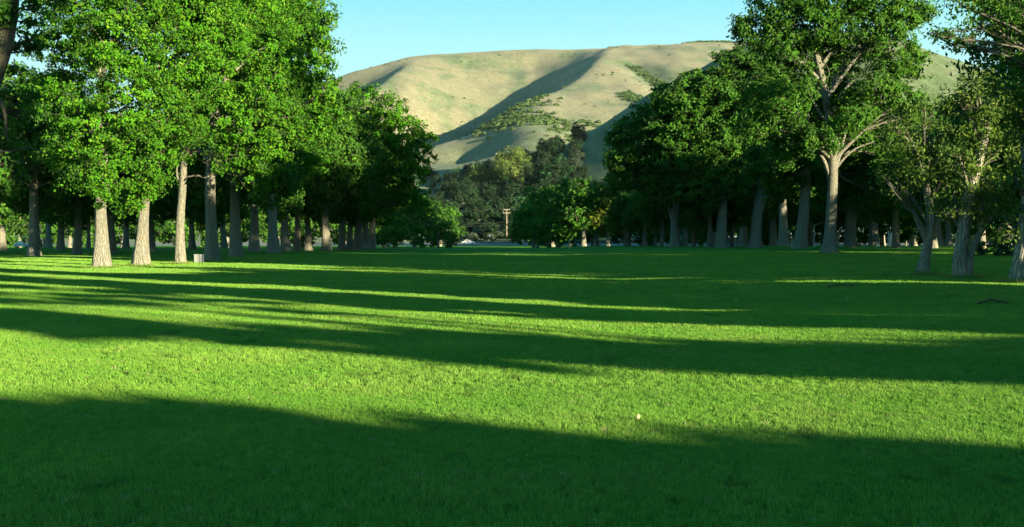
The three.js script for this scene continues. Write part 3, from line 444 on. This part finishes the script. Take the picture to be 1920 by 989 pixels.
function put(kind, px, d, s, label, group) { const c = copy(farKinds[kind], label, group); c.position.copy(spot(px, d)).y -= .05; c.rotation.y = turned() * 6.28; c.scale.setScalar(s * (.92 + .16 * turned())); return c; }
[[1250, 306, .7], [1300, 303, .75], [1350, 308, .7], [1400, 304, .8], [1450, 307, .7], [1500, 303, .75], [1550, 308, .8], [1600, 304, .7], [1650, 306, .75], [1700, 303, .8], [1750, 307, .75], [1800, 304, .7], [1850, 306, .8], [1900, 303, .75], [-60, 215, 1.3], [-10, 240, 1.4], [35, 210, 1.2], [85, 250, 1.5], [130, 215, 1.3], [180, 240, 1.4], [230, 220, 1.3], [285, 245, 1.5], [330, 215, 1.3], [380, 240, 1.4], [425, 220, 1.35], [470, 245, 1.5], [520, 220, 1.35], [565, 250, 1.5], [610, 225, 1.4], [655, 250, 1.5], [690, 225, 1.2], [1280, 240, 1.4], [1330, 215, 1.3], [1385, 245, 1.5], [1440, 215, 1.3], [1490, 245, 1.5], [1545, 220, 1.4], [1600, 245, 1.5], [1655, 220, 1.4], [1710, 245, 1.5], [1765, 215, 1.4], [1820, 240, 1.5], [1880, 210, 1.4], [1940, 230, 1.5], [1046, 175, 1.2], [1095, 165, 1.15], [1008, 262, 1.35], [1030, 240, 1.5], [1120, 190, 1.25], [1070, 220, 1.5], [1036, 290, 1.7], [1180, 200, 1.3], [1230, 230, 1.4], [775, 200, 1.15], [822, 240, .9], [845, 235, .45], [740, 230, 1.35], [790, 268, 1.35], [720, 260, 1.4], [825, 300, 1.5]].forEach((a) => put('dark', ...a));
[[1175, 170, .9], [1110, 205, 1.0], [1205, 180, .95]].forEach((a) => put('gold', ...a));
[[985, 370, 1.4], [900, 380, 1.5], [945, 400, 1.5], [830, 390, 1.6], [870, 430, 1.5], [1010, 420, 1.6], [980, 480, 1.4], [905, 500, 1.3], [840, 480, 1.4], [1045, 450, 1.5], [1020, 540, 1.2], [815, 430, 1.3], [925, 440, 1.2], [965, 440, 1.3], [760, 400, 1.5], [1060, 400, 1.4], [880, 470, 1.3], [700, 420, 1.5], [1200, 420, 1.6]].forEach((a) => put('green', ...a));
[[850, 520, 1.1], [912, 545, 1.0], [935, 530, 1.1], [950, 470, 1.0], [885, 400, .8]].forEach((a) => put('juniper', ...a));
[[870, 352, .7], [885, 350, .8], [900, 356, .9], [918, 350, .8], [935, 354, .9], [955, 350, .7], [893, 470, 1.1], [920, 460, 1.2], [880, 450, 1.2], [955, 425, 1], [860, 545, 1.6], [880, 520, 1.5], [895, 555, 1.3], [975, 550, 1.3], [1000, 560, 1.4], [1020, 352, .7], [1060, 350, .8], [1110, 352, .8], [1290, 350, 1], [1400, 350, 1], [1600, 350, 1.1], [1450, 352, 1], [1350, 352, 1]].forEach((a) => put('shrub', ...a));
{
  const r = rng(515);
  for (let d = 362; d < 600; d += 19) for (let px = 770; px < 1120; px += 30) { const q = px + (r() - .5) * 30, e = d + (r() - .5) * 16, k = r(); if (q > 1055 && e > 490) continue; if (fbm(q / 60, e / 40, 31, 2) + .25 > .55 * (k - .2)) put(k < .62 ? 'green' : k < .8 ? 'juniper' : 'shrub', q, e, k < .8 ? .55 + .6 * r() : .8 + .7 * r()); }
}
{
  const r = rng(616);
  for (let d = 415; d < 540; d += 20) for (let px = 985; px < 1085; px += 24) { const k = r(); put(k < .7 ? 'green' : 'juniper', px + (r() - .5) * 26, d + (r() - .5) * 16, .7 + .6 * r()); }
}
{
  const w = far(81, 13, 6.4, .5, .35, { pal: 'willow', n: 12 });
  tree('willow_tree', 'large pale yellow green tree catching the sun on the hill foot', 'tree', spot(962, 480), w).scale.setScalar(1.6);
  tree('pale_tree', 'small cream coloured tree beside the large yellow green one', 'tree', spot(944, 500), far(82, 7.5, 3.0, .4, .2, { pal: 'blossom' })).scale.setScalar(2.1);
  tree('pale_tree', 'wide light green tree beside the dark juniper on the hill foot', 'tree', spot(905, 490), far(83, 7.5, 4.6, .4, .2, { pal: 'willow' })).scale.setScalar(1.95);
}

/* ------------------------------------------------ shrubs dotted on the hill face */
{
  const g = crown([[0, .9, 0, 1.3, .75], [.9, .6, .4, .8, .8], [-.8, .6, -.3, .8, .8]], { seed: 91, pal: 'brush', leaf: .75, density: .9, per: 7, cluster: .7 }).geometry;
  const r = rng(92), list = [], bands = [[line([[1182, 118], [1225, 142], [1262, 168]]), 9, 240, .9], [line([[1174, 178], [1215, 194]]), 12, 160, .9], [line([[905, 246], [960, 240], [1030, 237]]), 26, 320, 1.1], [line([[1010, 190], [960, 215], [900, 235]]), 26, 150, 1.1], [line([[1290, 77], [1330, 76], [1380, 80]]), 14, 140, 1.2], [line([[1060, 260], [1130, 245]]), 30, 120, 1.0]];
  for (const [poly, w, n, k] of bands) for (let i = 0; i < n; i++) { const j = Math.floor(r() * (poly.length - 1)), t = r(), a = poly[j], b = poly[j + 1]; list.push([lerp(a[0], b[0], t) + (r() + r() - 1) * w, lerp(a[1], b[1], t) + (r() + r() - 1) * w * 1.6, k * (.6 + .8 * r())]); }
  for (let i = 0; i < 1500; i++) { const d = 620 + 840 * Math.sqrt(r()), x = (r() * 2 - .9) * 420; if (fbm(x / 70, d / 110, 41, 3) + .5 * (r() - .5) > .12) list.push([x, d, .35 + .7 * r() * r()]); }
  const im = new THREE.InstancedMesh(g, M.needle, list.length), m4 = new THREE.Matrix4(), q = new THREE.Quaternion();
  list.forEach(([x, d, k], i) => { q.setFromAxisAngle(V(0, 1, 0), r() * 6.28); m4.compose(V(x, hillHeight(x, d) - .2, -d), q, V(k * 1.3, k, k * 1.3)); im.setMatrixAt(i, m4); });
  im.name = 'hillside_brush'; im.castShadow = im.receiveShadow = true; im.userData = { kind: 'stuff', category: 'brush', label: 'dark brush dotted over the dry hillside' }; scene.add(im);
}

/* ------------------------------------------------ small things */
const box = (w, h, d, x = 0, y = 0, z = 0) => { const g = new THREE.BoxGeometry(w, h, d); g.translate(x, y, z); return g; };
const rod = (r0, r1, a, b, n = 10) => tube([a, a.clone().lerp(b, .5), b], [r0, (r0 + r1) / 2, r1], n);
const closed = (r0, r1, h, x = 0, y = 0, z = 0, n = 14) => { const g = new THREE.CylinderGeometry(r1, r0, h, n); g.translate(x, y + h / 2, z); return g; };
{ // grey box with white panels beside the stout trunk
  const p = onGround(371, 493.5), t = thing('marker_box', 'grey box with two upright white panels beside the stout shaded trunk', 'box', p.x, p.y - .02, p.z, .5); t.scale.setScalar(.85);
  mesh('body', box(.36, .58, .3, -.1, .29, 0), M.grey, t); mesh('lid', box(.4, .03, .34, -.1, .595, 0), M.grey, t);
  mesh('panel', box(.075, .6, .32, .16, .3, 0), M.zinc, t); mesh('panel', box(.075, .6, .32, .31, .3, 0), M.zinc, t); mesh('rail', box(.18, .04, .04, .22, .12, -.1), M.black, t);
}
{ // car on the far road
  const p = spot(878, 329), t = thing('parked_car', 'white car on the road beyond the lawn', 'car', p.x, -1.98 + (329 - 315.8) / 24.6 * .56 + .02, p.z, 0);
  const sh = (pts, depth, bevel) => { const s2 = new THREE.Shape(); pts.forEach(([x, y], i) => i ? s2.lineTo(x, y) : s2.moveTo(x, y)); const g = new THREE.ExtrudeGeometry(s2, { depth, bevelEnabled: true, bevelSize: bevel, bevelThickness: bevel, bevelSegments: 2, steps: 1 }); g.translate(0, 0, -depth / 2); return g; };
  mesh('body', sh([[-2.15, .3], [2.1, .3], [2.18, .62], [2.0, .82], [1.15, .92], [-1.5, .96], [-2.1, .88], [-2.2, .6]], 1.56, .06), M.white, t);
  const cabin = mesh('cabin', sh([[-1.62, .94], [1.05, .94], [.35, 1.4], [-.95, 1.42]], 1.32, .05), M.white, t);
  for (const z of [-.745, .745]) { mesh('window', sh([[-1.25, .98], [-.25, .98], [-.25, 1.33], [-.82, 1.33]], .02, .008), M.glass, cabin).position.z = z; mesh('window', sh([[-.15, .98], [.72, .98], [.28, 1.32], [-.15, 1.33]], .02, .008), M.glass, cabin).position.z = z; }
  for (const x of [-1.35, 1.35]) for (const z of [-.78, .78]) { const w = mesh('wheel', (() => { const g = new THREE.TorusGeometry(.235, .085, 10, 20); g.translate(0, 0, 0); return g; })(), M.black, t); w.position.set(x, .32, z); mesh('rim', (() => { const g = new THREE.CylinderGeometry(.18, .18, .12, 16); g.rotateX(Math.PI / 2); return g; })(), M.chrome, w); }
  for (const z of [-.6, .6]) { mesh('headlight', box(.08, .14, .3, 2.16, .68, z), M.chrome, t); mesh('tail_light', box(.06, .14, .28, -2.22, .72, z), M.tailLight, t); }
}
{ // utility poles and the lines between them
  const poleSpots = [[640, 352], [950, 346], [1262, 352]], tops = [];
  poleSpots.forEach(([px, d], k) => {
    const p = spot(px, d), t = thing('utility_pole', k === 1 ? 'wooden utility pole with two crossarms behind the far road' : k ? 'wooden utility pole behind the shaded elms' : 'wooden utility pole behind the left row of trees', 'pole', p.x, p.y - .3, p.z);
    mesh('pole', tube([V(0, 0, 0), V(.02, 6, 0), V(0, 11.8, 0)], [.19, .16, .12], 10), M.wood, t);
    for (const [y, w] of [[11.5, 1.9], [10.3, 2.4]]) { const a = mesh('crossarm', box(w, .14, .12, 0, y, .16), M.wood, t); for (const x of [-.46, -.2, .2, .46]) mesh('insulator', closed(.06, .04, .18, x * w, y + .07, .16, 8), M.white, a); }
    tops.push(p);
  });
  const wires = [[11.8, -.9], [11.8, .9], [7.2, 0], [6.3, 0]];
  for (const [h, z] of wires) for (let k = 0; k < 2; k++) {
    const a = tops[k].clone().add(V(0, h - .3, .16 + z * .3)), b = tops[k + 1].clone().add(V(0, h - .3, .16 + z * .3)), pts = Array.from({ length: 13 }, (_, i) => a.clone().lerp(b, i / 12).add(V(0, -4 * (i / 12) * (1 - i / 12) * .9, 0)));
    const g = tube(pts, pts.map(() => .02), 5); g.translate(-a.x, -a.y, -a.z); const w = mesh(numbered('power_line'), g, M.wire, scene); w.position.copy(a); tag(w, k ? 'thin overhead line running from the crossarmed pole behind the elms' : 'thin overhead line running from the crossarmed pole behind the left row', 'wire', k ? 'overhead lines behind the elms' : 'overhead lines behind the left row');
  }
}
function signPost(px, d, h, w, ph, label, legs = 1) {
  const p = spot(px, d), t = thing('road_sign', label, 'sign', p.x, p.y - .1, p.z);
  for (let k = 0; k < legs; k++) { const x = legs > 1 ? (k - .5) * w * .8 : 0; mesh('post', closed(.05, .05, h, x, 0, 0, 8), M.grey, t); }
  mesh('plate', box(w, ph, .04, 0, h - ph / 2 + .05, .07), M.white, t);
}
signPost(918, 343, 2.7, .5, .75, 'small white road sign on a single post near the utility pole');
signPost(1010, 343, 1.3, .4, .4, 'low white roadside marker plate by the road');
{ // round white board on two legs under the dark trees
  const p = spot(1081, 262), t = thing('notice_board', 'round white board on two legs under the dark roadside trees', 'sign', p.x, p.y - .05, p.z);
  const g = new THREE.TorusGeometry(.46, .15, 10, 24); g.translate(0, 1.75, 0); mesh('ring', g, M.white, t); const c = new THREE.CylinderGeometry(.36, .36, .05, 20); c.rotateX(Math.PI / 2); c.translate(0, 1.75, 0); mesh('face', c, M.grey, t);
  for (const x of [-.35, .35]) mesh('leg', closed(.05, .05, 1.4, x, 0, 0, 8), M.grey, t);
}
function post(px, d, h, r, m, label) { const p = spot(px, d), t = thing('post', label, 'post', p.x, p.y - .1, p.z); mesh('shaft', closed(r * 1.1, r, h, 0, 0, 0, 10), m, t); mesh('cap', closed(r * 1.25, r * .6, .06, 0, h, 0, 10), m, t); }
post(1120, 240, 4.1, .11, M.barkPale, 'pale wooden post standing among the dark roadside trees');
post(1667, 128, 2.0, .1, M.concrete, 'taller of two pale posts between the forked elm and gnarled trees');
post(1671.5, 127, 1.8, .1, M.white, 'shorter of two pale posts between the forked elm and gnarled trees');
post(1573, 126, 2.0, .09, M.wood, 'brown post close behind the forked white elm');
post(648, 190, 2.2, .1, M.barkPale, 'pale post in the shade behind the left row');
{ const p = spot(1646, 126), t = thing('utility_box', 'small white box on the lawn beside the pair of posts', 'box', p.x, p.y - .02, p.z, .3); mesh('body', box(.3, .34, .26, 0, .17, 0), M.white, t); mesh('lid', box(.33, .03, .29, 0, .355, 0), M.white, t); }
{ // lamp post behind the elms
  const p = spot(1527, 122), t = thing('lamp_post', 'grey lamp post with a short side arm between the two big elms', 'lamp post', p.x, p.y - .1, p.z);
  mesh('pole', closed(.09, .06, 2.9), M.concrete, t); mesh('arm', rod(.04, .03, V(0, 2.85, 0), V(1.2, 3.2, 0)), M.concrete, t); mesh('lamp_head', box(.4, .1, .18, 1.3, 3.2, 0), M.grey, t);
}
{ // golf cart and two pull carts resting far off on the left
  const p = spot(40, 150), t = thing('golf_cart', 'pale blue golf cart behind the sunlit trunks', 'golf cart', p.x, p.y, p.z, .2);
  mesh('body', box(1.9, .4, 1.0, 0, .5, 0), M.paleBlue, t); mesh('seat', box(.5, .45, .95, -.25, .85, 0), M.white, t); mesh('roof', box(1.5, .07, 1.1, -.1, 1.78, 0), M.paleBlue, t);
  for (const x of [-.75, .55]) for (const z of [-.48, .48]) mesh('roof_post', rod(.025, .025, V(x, .65, z), V(x * .9, 1.75, z), 6), M.grey, t);
  for (const x of [-.65, .65]) for (const z of [-.45, .45]) { const w = mesh('wheel', new THREE.TorusGeometry(.16, .07, 8, 16), M.black, t); w.position.set(x, .23, z); }
  for (const [px, lb] of [[78, 'upright dark golf bag on a pull cart'], [92, 'leaning pale golf bag on a pull cart']]) {
    const q = spot(px, 148), c = thing('golf_pull_cart', lb, 'golf bag', q.x, q.y, q.z, px);
    mesh('bag', rod(.13, .16, V(0, .2, 0), V(.3, 1.15, 0)), px > 80 ? M.white : M.black, c); mesh('handle', rod(.02, .02, V(.2, .6, 0), V(.75, 1.05, 0), 6), M.chrome, c);
    for (const z of [-.26, .26]) mesh('wheel', new THREE.TorusGeometry(.13, .025, 8, 18), M.black, c).position.set(0, .155, z);
    mesh('axle', rod(.015, .015, V(0, .155, -.26), V(0, .155, .26), 6), M.chrome, c); for (let k = 0; k < 4; k++) mesh('club', rod(.012, .012, V(.28 + k * .03, 1.1, (k - 1.5) * .05), V(.4 + k * .03, 1.4, (k - 1.5) * .07), 5), M.chrome, c);
  }
}
{ // broken branches and dry leaves on the lawn
  const r = rng(303);
  for (const [px, py, w, label] of [[1580, 541, .4, 'small heap of broken twigs on the shaded lawn'], [1862, 573, .3, 'few broken twigs lying before the leaning gnarled tree']]) {
    const p = onGround(px, py), t = thing('fallen_branch', label, 'branch', p.x, p.y, p.z);
    const main = smooth([V(-w, .03, 0), V(-.2 * w, .1, .05), V(.4 * w, .07, -.04), V(w, .03, .03)], 8); mesh('stem', tube(main, main.map((_, i) => lerp(.022, .008, i / 8)), 6), M.bark, t);
    for (let k = 0; k < 12; k++) { const a = main[1 + Math.floor(r() * 7)], b = a.clone().add(V((r() - .4) * .35, .01 + r() * .06, (r() - .5) * .35)); mesh('twig', rod(.009, .003, a, b, 5), M.bark, t); }
  }
  const lf = new THREE.PlaneGeometry(.06, .045, 3, 2), pp = lf.attributes.position; for (let i = 0; i < pp.count; i++) pp.setZ(i, .015 * Math.cos(pp.getX(i) * 60) + .01 * Math.sin(pp.getY(i) * 90)); lf.computeVertexNormals();
  for (const [px, py, k, label] of [[1197, 797, .8, 'pale dry leaf caught on the sunlit grass'], [1380, 569, 2, 'brown dry leaf at the end of the thin sunlit stripe'], [1590, 566, 2, 'brown dry leaf on the shaded lawn near the twigs'], [1210, 832, .22, 'tiny pale leaf just inside the near shade'], [988, 868, .22, 'tiny pale leaf on the near shaded grass'], [1195, 884, .22, 'tiny white petal on the near shaded grass'], [1118, 951, .22, 'tiny white petal low in the near shade']]) { const p = onGround(px, py), m = mesh(numbered('fallen_leaf'), lf, M.leafDry, scene); m.position.copy(p).y += .055; m.rotation.set(-.9, r() * 6, r()); m.scale.setScalar(k); tag(m, label, 'leaf'); }
}
{ // dark hedge behind the leaning gnarled tree
  const p = spot(1890, 58); tree('dark_hedge', 'low dark hedge behind the leaning gnarled tree', 'hedge', p, { seed: 401, r0: .1, bark: M.bark, pal: 'juniper', needles: true, leaf: .2, density: 2, per: 20, cluster: .35, twigs: 2, trunk: [[0, 0, 0], [0, .4, 0], [0, .8, 0]], lobes: [[0, .5, 0, .8, .8], [1, .5, 0, .8, .8], [-1, .5, .1, .8, .8], [2, .5, 0, .8, .8], [-1.8, .4, 0, .6, .8], [3, .5, 0, .8, .8]] });
}
renderer.render(scene, camera);
